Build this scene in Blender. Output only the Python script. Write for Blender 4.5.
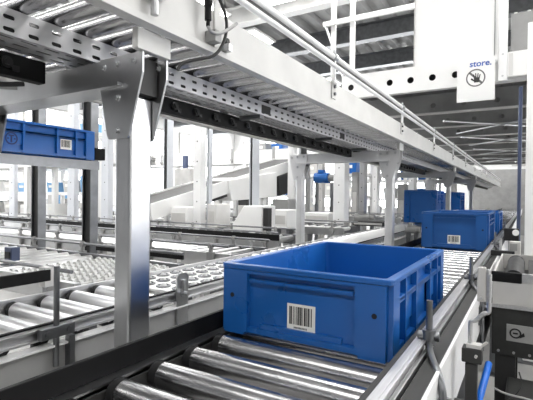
import bpy, math, random
from mathutils import Vector, Matrix
random.seed(4)
S = bpy.context.scene
COL = S.collection
for o in list(bpy.data.objects): bpy.data.objects.remove(o)

# ------------------------------------------------------------------ camera
FPX = 433.65
YAW, PIT, ROL = .540856, -.0090008, .0115454
CAM = Vector((.62337, -.8392, 1.12259))
fw = Vector((-math.sin(YAW)*math.cos(PIT), math.cos(YAW)*math.cos(PIT), math.sin(PIT)))
rt0 = Vector((math.cos(YAW), math.sin(YAW), 0)); up0 = rt0.cross(fw)
rt = rt0*math.cos(ROL)+up0*math.sin(ROL); up = up0*math.cos(ROL)-rt0*math.sin(ROL)
cd = bpy.data.cameras.new('camera'); cam = bpy.data.objects.new('camera', cd); COL.objects.link(cam)
cd.sensor_width = 36; cd.lens = FPX*36/533; cd.clip_start = .02; cd.clip_end = 200
m = Matrix((rt, up, -fw)).transposed().to_4x4(); m.translation = CAM
cam.matrix_world = m
S.camera = cam
def at(u, v, ax, c):                                   # pixel ray meets the plane ax = c
    d = fw+rt*((u-266.5)/FPX)-up*((v-200)/FPX)
    i = 'xyz'.index(ax); t = (c-CAM[i])/d[i]
    return CAM+d*t
def dep(u, v, t):
    return CAM+(fw+rt*((u-266.5)/FPX)-up*((v-200)/FPX))*t

# ------------------------------------------------------------------ world, light, exposure
w = bpy.data.worlds.new('world'); S.world = w; w.use_nodes = True
bg = w.node_tree.nodes['Background']; bg.inputs[0].default_value = (.95, .97, 1, 1); bg.inputs[1].default_value = .24
S.view_settings.view_transform = 'Standard'; S.view_settings.look = 'None'
S.view_settings.gamma = 1; S.view_settings.use_curve_mapping = False
S.view_settings.exposure = 0.28
LAMP = 10.0; DAY = 5.0

# ------------------------------------------------------------------ materials
MATS = {}
def mat(name, col, rough=.5, metal=0., noise=0., nscale=8., bump=0., spec=.5, emit=0., streak=None):
    m = bpy.data.materials.new(name); m.use_nodes = True; nt = m.node_tree; b = nt.nodes['Principled BSDF']
    b.inputs['Base Color'].default_value = (*col, 1); b.inputs['Roughness'].default_value = rough
    b.inputs['Metallic'].default_value = metal; b.inputs['Specular IOR Level'].default_value = spec
    if emit:
        b.inputs['Emission Color'].default_value = (*col, 1); b.inputs['Emission Strength'].default_value = emit
    if noise or bump:
        tc = nt.nodes.new('ShaderNodeTexCoord'); mp = nt.nodes.new('ShaderNodeMapping')
        nt.links.new(tc.outputs['Object'], mp.inputs[0])
        if streak: mp.inputs['Scale'].default_value = streak
        n = nt.nodes.new('ShaderNodeTexNoise'); n.inputs['Scale'].default_value = nscale; n.inputs['Detail'].default_value = 5
        nt.links.new(mp.outputs[0], n.inputs['Vector'])
        if noise:
            r = nt.nodes.new('ShaderNodeValToRGB')
            r.color_ramp.elements[0].position = .3; r.color_ramp.elements[1].position = .7
            r.color_ramp.elements[0].color = (*[c*(1-noise) for c in col], 1)
            r.color_ramp.elements[1].color = (*[min(1, c*(1+noise*.6)) for c in col], 1)
            nt.links.new(n.outputs['Fac'], r.inputs[0]); nt.links.new(r.outputs[0], b.inputs['Base Color'])
            ma = nt.nodes.new('ShaderNodeMapRange'); ma.inputs[3].default_value = max(.03, rough*(1-noise)); ma.inputs[4].default_value = min(1, rough*(1+noise))
            nt.links.new(n.outputs['Fac'], ma.inputs[0]); nt.links.new(ma.outputs[0], b.inputs['Roughness'])
        if bump:
            bp = nt.nodes.new('ShaderNodeBump'); bp.inputs['Strength'].default_value = bump; bp.inputs['Distance'].default_value = .002
            nt.links.new(n.outputs['Fac'], bp.inputs['Height']); nt.links.new(bp.outputs[0], b.inputs['Normal'])
    MATS[name] = m; return m
mat('galv', (.56, .565, .575), .30, 1., .12, 9)
mat('galv_dark', (.22, .225, .235), .36, 1., .2, 14)
mat('alu', (.60, .60, .61), .42, 1., .12, 30, streak=(8, .4, 8))
mat('roller', (.55, .55, .56), .26, 1., .22, 10, streak=(.7, 6, 6))
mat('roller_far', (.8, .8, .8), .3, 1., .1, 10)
mat('roller_lit', (.86, .86, .87), .38, 1., .1, 10, streak=(.7, 6, 6))  # paler roller copy, daylight reflected by the left rollers put into the colour
mat('tray', (.74, .74, .76), .45, 1., .1, 10)
mat('galv_lit', (.74, .74, .745), .4, .55, .08, 9)  # galv copy for the second frame, its stronger light put into the colour
mat('cap', (.018, .018, .019), .5, spec=.3)
mat('black', (.006, .006, .0065), .6, 0, .3, 40, spec=.22)
mat('rubber', (.02, .02, .022), .7)
mat('white', (.82, .82, .81), .42, 0, .05, 3)
mat('white_steel', (.84, .84, .84), .35, 0, .06, 5)
mat('offwhite', (.66, .655, .64), .5, 0, .1, 6)
mat('grey', (.32, .32, .315), .5, 0, .12, 8)
mat('grey_light', (.55, .54, .525), .5, 0, .1, 8)
mat('dark', (.035, .035, .035), .55, 0, .2, 12, spec=.35)
mat('dark_panel', (.035, .036, .035), .6, 0, .15, 60, spec=.3)
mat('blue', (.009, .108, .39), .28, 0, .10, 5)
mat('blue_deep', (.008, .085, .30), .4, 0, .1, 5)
mat('blue_mark', (.004, .02, .11), .5)
mat('blue_hose', (.01, .17, .75), .35)
mat('blue_pale', (.16, .36, .62), .5, 0, .15, 4)
mat('blue_pole', (.05, .07, .14), .45)
mat('hole', (.01, .012, .02), .8)
mat('label', (.86, .85, .80), .6)
mat('ink', (.03, .03, .03), .6)
mat('ink_blue', (.03, .10, .42), .6)
mat('ink_grey', (.13, .13, .13), .6)
mat('column', (.60, .62, .66), .45, 0, .08, 4)
mat('concrete', (.36, .355, .345), .6, 0, .2, 2.5, .2)
mat('wall', (.86, .86, .85), .8, 0, .04, 1)
mat('deck', (.42, .42, .42), .5, .3, .15, 3)
mat('mez_deck', (.16, .16, .16), .6, .1, .2, 5)
mat('mez', (.30, .30, .295), .5, .2, .2, 5)
mat('panel', (.85, .85, .84), .6, 0, .03, 2)
mat('lamp', (1, .99, .97), .5, emit=LAMP)
mat('daylight', (.97, .985, 1), .5, emit=DAY)
mat('wheel', (.75, .75, .74), .4)

# ------------------------------------------------------------------ mesh builder
ROOT = {}
class MB:
    def __init__(s): s.v = []; s.f = []; s.sm = []
    def add(s, vs, fs, smooth=False):
        n = len(s.v); s.v += [tuple(p) for p in vs]
        for f in fs: s.f.append([i+n for i in f]); s.sm.append(smooth)
        return s
    def box(s, x0, x1, y0, y1, z0, z1):
        return s.add([(x, y, z) for z in (z0, z1) for y in (y0, y1) for x in (x0, x1)],
                     [(0, 2, 3, 1), (4, 5, 7, 6), (0, 1, 5, 4), (2, 6, 7, 3), (0, 4, 6, 2), (1, 3, 7, 5)])
    def cyl(s, p0, p1, r, n=16, r1=None, caps=True):
        p0 = Vector(p0); p1 = Vector(p1); d = (p1-p0).normalized(); r1 = r if r1 is None else r1
        a = d.orthogonal().normalized(); b = d.cross(a)
        vs = []
        for p, q in ((p0, r), (p1, r1)):
            for k in range(n):
                t = 2*math.pi*k/n; vs.append(p+a*math.cos(t)*q+b*math.sin(t)*q)
        s.add(vs, [(k, (k+1) % n, n+(k+1) % n, n+k) for k in range(n)], True)
        if caps:
            s.add(vs[:n], [tuple(range(n))[::-1]]); s.add(vs[n:], [tuple(range(n))])
        return s
    def tube(s, pts, r, n=8, smooth_iter=0):
        pts = [Vector(p) for p in pts]
        for _ in range(smooth_iter):
            q = [pts[0]]
            for a, b in zip(pts, pts[1:]): q += [a*.75+b*.25, a*.25+b*.75]
            q.append(pts[-1]); pts = q
        ref = None; rings = []
        for i, p in enumerate(pts):
            d = (pts[min(i+1, len(pts)-1)]-pts[max(i-1, 0)]).normalized()
            if ref is None: ref = d.orthogonal().normalized()
            ref = (ref-d*ref.dot(d)).normalized(); b = d.cross(ref)
            rings.append([p+ref*math.cos(2*math.pi*k/n)*r+b*math.sin(2*math.pi*k/n)*r for k in range(n)])
        vs = [v for rg in rings for v in rg]; fs = []
        for i in range(len(rings)-1):
            for k in range(n): fs.append((i*n+k, i*n+(k+1) % n, (i+1)*n+(k+1) % n, (i+1)*n+k))
        s.add(vs, fs, True); s.add(rings[0], [tuple(range(n))[::-1]]); s.add(rings[-1], [tuple(range(n))])
        return s
    def prism(s, poly, ax, a, b):                      # poly in the two other axes (in order), extruded along ax
        def P(p, c): return {'x': (c, p[0], p[1]), 'y': (p[0], c, p[1]), 'z': (p[0], p[1], c)}[ax]
        n = len(poly); vs = [P(p, a) for p in poly]+[P(p, b) for p in poly]
        return s.add(vs, [tuple(range(n))[::-1], tuple(range(n, 2*n))]+[(k, (k+1) % n, n+(k+1) % n, n+k) for k in range(n)])
    def loft(s, loops, cap0=True, cap1=True, smooth=False):
        n = len(loops[0]); vs = [p for l in loops for p in l]; fs = []
        for i in range(len(loops)-1):
            for k in range(n): fs.append((i*n+k, i*n+(k+1) % n, (i+1)*n+(k+1) % n, (i+1)*n+k))
        if cap0: fs.append(tuple(range(n))[::-1])
        if cap1: fs.append(tuple(range((len(loops)-1)*n, len(loops)*n)))
        return s.add(vs, fs, smooth)
    def slotplate(s, fn, cells, th):
        # cells: (u0,u1,v0,v1, cu,cv, hu,hv) with a stadium/round hole; fn(u,v,w) -> point
        for (u0, u1, v0, v1, cu, cv, hu, hv) in cells:
            n = 16; inn = []; out = []
            r = min(hu, hv)
            for k in range(n):
                t = 2*math.pi*(k+.5)/n; c, q = math.cos(t), math.sin(t)
                inn.append((cu+c*r+(hu-r)*(1 if c > 0 else -1), cv+q*r+(hv-r)*(1 if q > 0 else -1)))
                mx = max(abs(c), abs(q)); c /= mx; q /= mx
                out.append((cu+(u1-cu)*c if c > 0 else cu+(cu-u0)*c, cv+(v1-cv)*q if q > 0 else cv+(cv-v0)*q))
            # snap the ring to the true corners so the cells tile
            for (cc, qq) in ((u0, v0), (u0, v1), (u1, v0), (u1, v1)):
                j = min(range(n), key=lambda i: (out[i][0]-cc)**2+(out[i][1]-qq)**2); out[j] = (cc, qq)
            vs = [fn(a, b, 0) for a, b in out]+[fn(a, b, 0) for a, b in inn]+[fn(a, b, th) for a, b in out]+[fn(a, b, th) for a, b in inn]
            fs = []
            for k in range(n):
                k2 = (k+1) % n
                fs += [(k, k2, n+k2, n+k), (2*n+k2, 2*n+k, 3*n+k, 3*n+k2), (n+k, n+k2, 3*n+k2, 3*n+k)]
            s.add(vs, fs)
        return s
    def mesh(s, name, off=(0, 0, 0)):
        me = bpy.data.meshes.new(name)
        me.from_pydata([(a-off[0], b-off[1], c-off[2]) for a, b, c in s.v], [], s.f)
        me.polygons.foreach_set('use_smooth', s.sm); me.update(); return me
    def build(s, name, material, parent=None, bevel=0., local=False):
        off = (0, 0, 0) if (parent is None or local) else ROOT[parent.name]
        me = s.mesh(name, off); me.materials.append(MATS[material])
        o = bpy.data.objects.new(name, me); COL.objects.link(o)
        if parent is not None:
            o.parent = parent; ROOT[o.name] = ROOT.get(parent.name, (0, 0, 0))
        if bevel:
            b = o.modifiers.new('bevel', 'BEVEL'); b.width = bevel; b.segments = 2; b.limit_method = 'ANGLE'; b.angle_limit = .7
        return o
def thing(name, label, cat, loc=(0, 0, 0), rz=0., group=None):
    o = bpy.data.objects.new(name, None); COL.objects.link(o); o.location = loc; o.rotation_euler = (0, 0, rz)
    o.empty_display_size = .05; o['label'] = label; o['category'] = cat
    if group: o['group'] = group
    ROOT[o.name] = tuple(loc); return o
def solo(o, label, cat, group=None):
    o['label'] = label; o['category'] = cat
    if group: o['group'] = group
    return o
def inst(name, me, parent, loc, rot=(0, 0, 0)):
    o = bpy.data.objects.new(name, me); COL.objects.link(o); o.parent = parent
    r = ROOT[parent.name]; o.location = (loc[0]-r[0], loc[1]-r[1], loc[2]-r[2]); o.rotation_euler = rot
    ROOT[o.name] = tuple(loc); return o
def struct(o): o['kind'] = 'structure'; return o
def M(mb, name, material):
    me = mb.mesh(name); me.materials.append(MATS[material]); return me

# ================================================================== the hall
XL, XR, YN, YF, ZC = -12., 6., -7., 17., 4.2
struct(MB().box(XL, XR, YN, YF, -.1, 0).build('floor', 'concrete'))
struct(MB().box(XL-.2, XL, YN, YF, 0, ZC).build('wall_left', 'wall'))
struct(MB().box(XL-.2, XR, YF, YF+.2, 0, ZC).build('wall_back', 'wall'))
struct(MB().box(XR, XR+.2, YN, YF, 0, ZC).build('wall_right', 'wall'))
struct(MB().box(-.9, 3.6, 14.7, 14.85, 0, 2.05).build('wall_partition', 'grey'))
# corrugated deck of the ceiling, ribs running with the conveyors
cb = MB(); prof = []; x = XL
while x < XR:
    prof += [(x, ZC), (x+.11, ZC), (x+.15, ZC+.07), (x+.26, ZC+.07)]; x += .30
prof.append((x, ZC)); prof += [(x, ZC+.16), (XL, ZC+.16)]
n = len(prof)
cb.add([(a, YN, b) for a, b in prof]+[(a, YF, b) for a, b in prof], [(k, k+1, n+k+1, n+k) for k in range(n-1)])
ceil = struct(cb.build('ceiling', 'deck'))
def ibeam(mb, x0, x1, y, z0, z1, hw=.09, t=.012):
    mb.box(x0, x1, y-hw, y+hw, z0, z0+t); mb.box(x0, x1, y-hw, y+hw, z1-t, z1); mb.box(x0, x1, y-t/2, y+t/2, z0+t, z1-t)
ROOT[ceil.name] = (0, 0, 0)
for k, y in enumerate((.2, 2.6, 5.02, 6.7, 8.3, 10.2, 12.4, 14.8)):
    b = MB(); ibeam(b, XL, XR, y, ZC-.30, ZC-.002); b.build('roof_beam', 'white' if y in (2.6, 5.02) else 'galv_dark', ceil)
# daylight glazing along the left and back walls
def window(n, a0, a1, z0, z1, wall):
    def bx(mb, u0, u1, w0, w1, d0, d1):
        if wall == 'r': return mb.box(XR-d1, XR-d0, u0, u1, w0, w1)
        return mb.box(XL+d0, XL+d1, u0, u1, w0, w1) if wall == 'l' else mb.box(u0, u1, YF-d1, YF-d0, w0, w1)
    fr = MB(); t = .06
    bx(fr, a0-t, a1+t, z0-t, z0, .001, .06); bx(fr, a0-t, a1+t, z1, z1+t, .001, .06); bx(fr, a0-t, a0, z0, z1, .001, .06); bx(fr, a1, a1+t, z0, z1, .001, .06)
    o = struct(fr.build('window_%d' % n, 'grey_light')); ROOT[o.name] = (0, 0, 0)
    for k in range(3):
        u0 = a0+(a1-a0)*k/3; u1 = a0+(a1-a0)*(k+1)/3
        bx(MB(), u0+.015, u1-.015, z0, z1, .01, .02).build('pane', 'daylight', o)
        if k: bx(MB(), u0-.0145, u0+.0145, z0, z1, .001, .05).build('mullion', 'grey_light', o)
nw = 1
for y in (-3.5, -.2, 3.1, 6.4, 9.7, 13.0): window(nw, y, y+2.8, .7, 3.7, 'l'); nw += 1
for x in (-11.4, -8.1, -4.8): window(nw, x, x+2.8, .7, 3.7, 'b'); nw += 1
window(nw, .2, 3.6, 2.35, 3.7, 'b'); nw += 1
for y in (3.1, 6.4): window(nw, y, y+2.8, 1.1, 3.7, 'r'); nw += 1  # unseen right-hand windows, added to brighten the faces turned that way
# ceiling lamps: long luminous channels between the roof beams
k = 0
LN = {0: 'nearest the viewer, above the start of the overhead conveyor', 1: 'second row back above the near support frame', 2: 'third row back over the overhead conveyor',
      3: 'fourth row back above the mezzanine edge', 4: 'fifth row back over the far racks', 5: 'row closest to the back wall'}
for j, y in enumerate((-2.6, 1.2, 4.45, 5.85, 9.3, 13.6)):
    for i, x in enumerate((-9.2, -5.2, -1.2, 2.8)):
        if (j, i) in ((3, 2), (4, 2)): continue
        side = ('far left', 'mid left', 'centre', 'right')[i]
        t = thing('ceiling_lamp', 'long luminous ceiling panel, %s, %s' % (side, LN[j]), 'lamp', (x, y, ZC-.26), group='luminous ceiling panels')
        MB().box(x-1.75, x+1.75, y-.36, y+.36, ZC-.20, ZC-.16).build('housing', 'white', t)
        MB().box(x-1.7, x+1.7, y-.32, y+.32, ZC-.225, ZC-.201).build('diffuser', 'lamp', t)
        for s in (-1.4, 1.4): MB().cyl((x+s, y, ZC-.16), (x+s, y, ZC+.01), .012, 8).build('hanger_rod', 'galv', t)

# ================================================================== generic pieces
def bolt_mesh(name='bolt', r=.008, h=.006):
    b = MB(); b.cyl((0, 0, 0), (0, -.002, 0), r*1.5, 12); b.cyl((0, -.002, 0), (0, -.002-h, 0), r, 6)
    return M(b, name, 'galv')
BOLT = bolt_mesh(r=.0055, h=.005)
def roller_mesh(length, r, axis='x', m='roller', n=24):
    b = MB(); L = length/2
    d = Vector((1, 0, 0)) if axis == 'x' else Vector((0, 1, 0))
    b.cyl(-d*L, d*L, r, n); b.cyl(-d*(L+.006), -d*L, r*.45, 10); b.cyl(d*L, d*(L+.006), r*.45, 10)
    return M(b, 'roller', m)
def cap_mesh(length, r, axis='x'):
    b = MB(); L = length/2; d = Vector((1, 0, 0)) if axis == 'x' else Vector((0, 1, 0))
    b.cyl(-d*.009, d*.0095, r+.0005, 24)
    return M(b, 'end_cap', 'cap')

# ================================================================== main conveyor
ZR = .795
mc = thing('roller_conveyor', 'dark steel roller conveyor in the foreground carrying the large open blue tote', 'conveyor', (.2, 3.0, 0))
Y0, Y1 = -1.15, 14.5
b = MB(); b.box(-.060, -.048, Y0, Y1, .62, .787); b.box(-.060, -.012, Y0, Y1, .783, .787); b.box(-.06, -.02, Y0, Y1, .62, .626)
b.build('side_frame', 'galv', mc)
MB().box(-.010, -.005, Y0, Y1, .60, .778).build('inner_web', 'dark', mc)
MB().box(-.046, -.036, Y0, Y1, .788, .831).build('guard_strip', 'black', mc, .0015)
b = MB(); b.box(.425, .43, Y0, Y1, .60, .790); b.box(.425, .47, Y0, Y1, .786, .790); b.build('side_frame', 'galv_dark', mc)
# right hand guide rail: aluminium profile with a dark slide liner
b = MB(); b.box(.442, .456, Y0, Y1, .825, .852); b.box(.456, .462, Y0, Y1, .846, .852); b.box(.456, .462, Y0, Y1, .825, .831)
b.build('guide_rail', 'alu', mc, .001)
MB().box(.431, .4415, Y0, Y1, .822, .850).build('slide_liner', 'dark', mc, .0015)
b = MB(); b.box(.463, .468, Y0, Y1, .79, .838); b.build('inner_rail', 'galv', mc)
MB().box(.470, .4965, Y0, Y1, .818, .832).build('cable_duct_lid', 'dark', mc, .002)
b = MB(); b.box(.497, .503, Y0, Y1, .705, .834); b.box(.472, .497, Y0, Y1, .705, .710); b.build('side_cover', 'white_steel', mc, .0015)
MB().box(.470, .500, Y0, Y1, .60, .704).build('lower_channel', 'dark', mc)
L = .420
RM, CM = roller_mesh(L, .025), cap_mesh(L, .025)
PITCH = .0985; y = -.018-PITCH*9; far = MB(); k = 0
while y < Y1-.05:
    if y < 3.6:
        r = inst('roller', RM, mc, (.21, y, ZR-.025)); [inst('end_cap', CM, r, (.21+e*.201, y, ZR-.025)) for e in (-1, 1)]
    else: far.cyl((0, y, ZR-.025), (.42, y, ZR-.025), .025, 10)
    y += PITCH
o = far.build('far_rollers', 'roller', mc); o['kind'] = 'stuff'
for y in (-.9, .62, 2.3, 4.6, 7.0, 9.2):
    b = MB(); b.box(-.055, -.012, y-.03, y+.03, .012, .62); b.box(-.09, .02, y-.06, y+.06, 0, .012); b.build('leg', 'galv_dark', mc)
    b = MB(); b.box(.432, .475, y-.03, y+.03, .012, .60); b.box(.40, .51, y-.06, y+.06, 0, .012); b.build('leg', 'galv_dark', mc)
    MB().box(-.012, .432, y-.02, y+.02, .3, .34).build('cross_tie', 'galv_dark', mc)
# guide-rail clamp rods
for y in (.035, .76, 2.05, 3.4):
    x = .466
    b = MB(); b.cyl((x, y, .80), (x, y, .926), .0062, 14)
    b.tube([(x, y, .845), (.478, y-.05, .838), (.500, y-.105, .832), (.511, y-.125, .81), (.512, y-.128, .78), (.512, y-.128, .66)], .0062, 12, 2)
    b.build('clamp_rod', 'galv_dark', mc)
    b = MB(); b.cyl((x, y, .842), (x, y, .870), .0125, 14); b.cyl((x-.020, y, .858), (x+.012, y, .858), .008, 12)
    b.cyl((x+.012, y, .858), (x+.019, y, .858), .0095, 6)
    b.build('rod_clamp', 'galv_dark', mc)
    b = MB(); b.box(.5035, .507, y-.150, y-.106, .74, .795); b.cyl((.507, y-.112, .79), (.522, y-.112, .79), .006, 6); b.cyl((.507, y-.112, .775), (.524, y-.112, .775), .006, 6)
    b.build('rod_bracket', 'galv_dark', mc)

# bent rod holding a sensor reflector on the outside of the main conveyor
YA = .10
sb = thing('reflector_stand', 'bent chrome rod with a flat reflector plate clamped beside the white side cover', 'sensor', (.53, YA, .70))
pA = at(470, 350, 'y', YA); pB = at(470, 320, 'y', YA); pC = at(489, 314, 'y', YA); pD = at(489, 274, 'y', YA)
MB().tube([(pA.x, YA, .70), (pA.x, YA, pB.z-.012), (pA.x, YA, pB.z-.002), (pA.x+.010, YA, pB.z), (pC.x-.010, YA, pC.z), (pC.x, YA, pC.z+.002), (pC.x, YA, pC.z+.012), (pC.x, YA, pD.z)], .0042, 12, 2).build('bent_rod', 'alu', sb)
b = MB(); b.box(pA.x-.014, pA.x+.022, YA-.012, YA+.018, pA.z-.022, pA.z+.006); b.build('clamp_block', 'dark', sb, .002)
b = MB(); b.box(pA.x-.006, pA.x+.020, YA-.010, YA+.010, pA.z+.007, pA.z+.014); b.cyl((pA.x+.012, YA-.012, pA.z-.006), (pA.x+.012, YA-.019, pA.z-.006), .0028, 8); b.cyl((pA.x+.02, YA-.004, pA.z+.012), (pA.x+.03, YA-.004, pA.z+.022), .0025, 8); b.build('clamp_lever', 'grey_light', sb)
MB().box(.5035, pA.x+.01, YA-.008, YA+.012, .70, .718).build('mounting_foot', 'dark', sb)
MB().box(pA.x-.008, pA.x+.014, YA-.006, YA+.010, .72, pA.z-.024).build('lower_clamp', 'dark', sb, .002)
MB().box(pC.x-.021, pC.x-.006, YA-.004, YA+.010, pC.z+.022, pD.z+.012).build('reflector_plate', 'grey_light', sb, .002)
b = MB(); b.box(pC.x-.006, pC.x-.001, YA-.002, YA+.012, pC.z+.018, pD.z+.008); b.cyl((pC.x-.014, YA-.004, pC.z+.03), (pC.x-.014, YA-.010, pC.z+.03), .003, 8); b.build('plate_holder', 'galv', sb, .001)

# ================================================================== totes
def rr(w, l, r, z, n=4, cx=0., cy=0.):
    pts = []
    for (sx, sy, a0) in ((1, -1, -90), (1, 1, 0), (-1, 1, 90), (-1, -1, 180)):
        for k in range(n+1):
            a = math.radians(a0+90*k/n); pts.append((cx+sx*(w/2-r)+r*math.cos(a), cy+sy*(l/2-r)+r*math.sin(a), z))
    return pts
def make_tote(label, loc, rz, h, w=.4, l=.6, tag='front', body_m='blue', emblem=False, panel=.5):
    t = thing('plastic_tote', label, 'tote', loc, rz, 'blue plastic totes')
    b = MB(); i = .0145
    b.loft([rr(w-.05, l-.05, .02, 0), rr(w-2*i, l-2*i, .02, .008), rr(w-2*i, l-2*i, .02, h-.012),
            rr(w-.001, l-.001, .015, h-.011), rr(w, l, .015, h-.010), rr(w, l, .015, h-.0015), rr(w-.003, l-.003, .014, h),
            rr(w-.032, l-.032, .010, h), rr(w-.036, l-.036, .010, h-.003), rr(w-.052, l-.052, .014, .012)])
    q = i-.001
    def front(a0, a1, z0, z1, d, s):          # boxes on the short faces, a along X, d proud depth
        y = s*(l/2-i); b.box(a0, a1, min(y, y+s*d), max(y, y+s*d), z0, z1)
    def side(a0, a1, z0, z1, d, s):
        x = s*(w/2-i); b.box(min(x, x+s*d), max(x, x+s*d), a0, a1, z0, z1)
    for s in (-1, 1):
        c0 = w*.335
        for e in (-1, 1):
            lo, hi = sorted((e*c0, e*(w/2-.012))); front(lo, hi, .004, h-.012, .014, s)
            lo, hi = sorted((e*c0, e*(c0-.008))); front(lo, hi, .010, h-.012, .0138, s)
        front(-c0, c0, h-.020, h-.012, .0125, s)                 # ledges of the recessed panel
        front(-c0+.012, c0-.012, h-.040, h-.032, .010, s)
        front(-c0, c0, .010, .022, .011, s); front(-.10, .10, .022, .034, .007, s)
        m_ = l*.40
        for e in (-1, 1):
            lo, hi = sorted((e*m_, e*(l/2-.012))); side(lo, hi, .004, h-.012, .014, s)
            for kk in (.30, .13):
                lo, hi = sorted((e*(l*kk), e*(l*kk+.010))); side(lo, hi, .010, h-.012, .0138, s)
            lo, hi = sorted((e*l*.13, e*l*.30)); side(lo, hi, h*.30, h*.62, .004, s)
        for zz in (h*.66, h-.052): side(-m_, m_, zz, zz+.008, .0125, s)
        side(-m_, m_, .010, .022, .012, s)
    b.build('body', body_m, t, local=True)
    for s in (-1, 1):
        for e in (-1, 1):
            MB().cyl((e*w*.415, s*(l/2-i+.0137), h*.56), (e*w*.415, s*(l/2-i+.0149), h*.56), .0055, 12).build('rivet_hole', 'hole', t, local=True)
    return t
def barcode(t, fn, w, hh, txt=True):
    # fn(u,v,d): u right, v up on the label plane, d proud of it
    def bx(u0, u1, v0, v1, d0, d1):
        P = [fn(u, v, d) for d in (d0, d1) for v in (v0, v1) for u in (u0, u1)]
        return MB().add(P, [(0, 2, 3, 1), (4, 5, 7, 6), (0, 1, 5, 4), (2, 6, 7, 3), (0, 4, 6, 2), (1, 3, 7, 5)])
    lb = bx(-w/2, w/2, 0, hh, 0, .0008).build('barcode_label', 'label', t, local=True)
    rnd = random.Random(7); u = -w*.42; mb = MB()
    while u < w*.40:
        ww = rnd.choice((.012, .02, .035, .05))*w
        q = bx(u, min(u+ww, w*.42), hh*.22, hh*.90, .0008, .0011); mb.add(q.v, q.f); u += ww+rnd.choice((.012, .02, .035))*w
    u = -w*.25
    while txt and u < w*.2:
        q = bx(u, u+w*.03, hh*.07, hh*.14, .0008, .0011); mb.add(q.v, q.f); u += w*.048
    o = mb.build('barcode', 'ink', lb, local=True)
H0 = .1665
tote = make_tote('large open blue tote with a white barcode label, nearest the viewer', (.2, .303, ZR+.001), 0, H0, .410, .612)
barcode(tote, lambda u, v, d: (u+.004, -.306+.0143-d, v+.032), .068, .058)
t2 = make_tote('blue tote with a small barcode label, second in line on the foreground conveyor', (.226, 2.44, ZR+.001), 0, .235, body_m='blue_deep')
barcode(t2, lambda u, v, d: (u, -.3+.0143-d, v+.035), .075, .055)
t3 = make_tote('blue tote half hidden behind the second tote of the foreground conveyor', (.228, 3.55, ZR+.001), 0, .215)
t4 = make_tote('tall blue tote standing left of the slim third post', (-.535, 5.15, .8055), 0, .415, body_m='blue')
barcode(t4, lambda u, v, d: (u+.06, -.3+.0143-d, v+.025), .06, .05)
t5 = make_tote('tall blue tote farthest away, behind the slim third post', (-.535, 7.4, .8055), 0, .42, body_m='blue')

# ================================================================== second conveyor (behind the near posts)
sc = thing('roller_conveyor', 'conveyor with bright rollers and ball table running behind the thick steel post', 'conveyor', (-.54, 3.0, 0))
XA, XB = -.70, -.385
b = MB(); b.box(-.385, -.379, Y0, Y1, .768, .800); b.box(-.379, -.370, Y0, Y1, .790, .797); b.box(-.379, -.370, Y0, Y1, .768, .774)
b.build('side_frame', 'alu', sc, .001)
MB().box(-.386, -.376, Y0, Y1, .8005, .805).build('edge_strip', 'black', sc)
b = MB(); b.box(-.39, -.358, Y0, Y1, .748, .753); b.build('lower_ledge', 'white_steel', sc)
MB().box(-.39, -.372, Y0, Y1, .60, .747).build('side_cover', 'grey', sc)
b = MB(); b.box(-.713, -.702, Y0, Y1, .72, .803); b.build('side_frame', 'alu', sc)
LM = roller_mesh(.302, .025, m='roller_lit'); LC = cap_mesh(.302, .025)
y = -1.1
while y < .23:
    r = inst('roller', LM, sc, (-.5435, y, .772)); [inst('end_cap', LC, r, (-.5435+e*.142, y, .772)) for e in (-1, 1)]; y += .0985
# ball transfer table
b = MB(); b.box(-.698, -.390, .27, 1.16, .780, .790); tb = b.build('ball_table', 'white_steel', sc, .001)
b = MB(); n = 14
b.loft([[(r*math.cos(2*math.pi*k/n), r*math.sin(2*math.pi*k/n), z) for k in range(n)] for r, z in ((.027, 0), (.027, .004), (.021, .006), (.019, .001))], False, True, False)
CUP = M(b, 'ball_cup', 'galv_dark')
b = MB()
rings = [[(.0140*math.cos(a)*math.cos(2*math.pi*k/n), .0140*math.cos(a)*math.sin(2*math.pi*k/n), -.002+.0140*math.sin(a)) for k in range(n)] for a in (0, .5, 1.0, 1.4)]
b.loft(rings, False, True, True); BALL = M(b, 'ball', 'galv')
for i in range(4):
    for j in range(11):
        p = (-.66+.077*i, .32+.078*j, .790)
        c = inst('ball_cup', CUP, tb, p)
        o = bpy.data.objects.new('ball', BALL); COL.objects.link(o); o.parent = tb
        o.location = (p[0]-ROOT[tb.name][0], p[1]-ROOT[tb.name][1], p[2]-ROOT[tb.name][2])
y = 1.22; far = MB(); WR = roller_mesh(.302, .025, m='roller_far', n=16)
while y < Y1-.05:
    if y < 3.6: inst('roller', WR, sc, (-.5435, y, .772))
    else: far.cyl((-.695, y, .772), (-.393, y, .772), .025, 10)
    y += .0985
o = far.build('far_rollers', 'roller_far', sc); o['kind'] = 'stuff'
for y in (-.62, .9, 3.1, 5.6, 8.0):
    for x in (-.395, -.708): MB().box(x-.02, x+.02, y-.03, y+.03, 0, .74).build('leg', 'galv_dark', sc)
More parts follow.
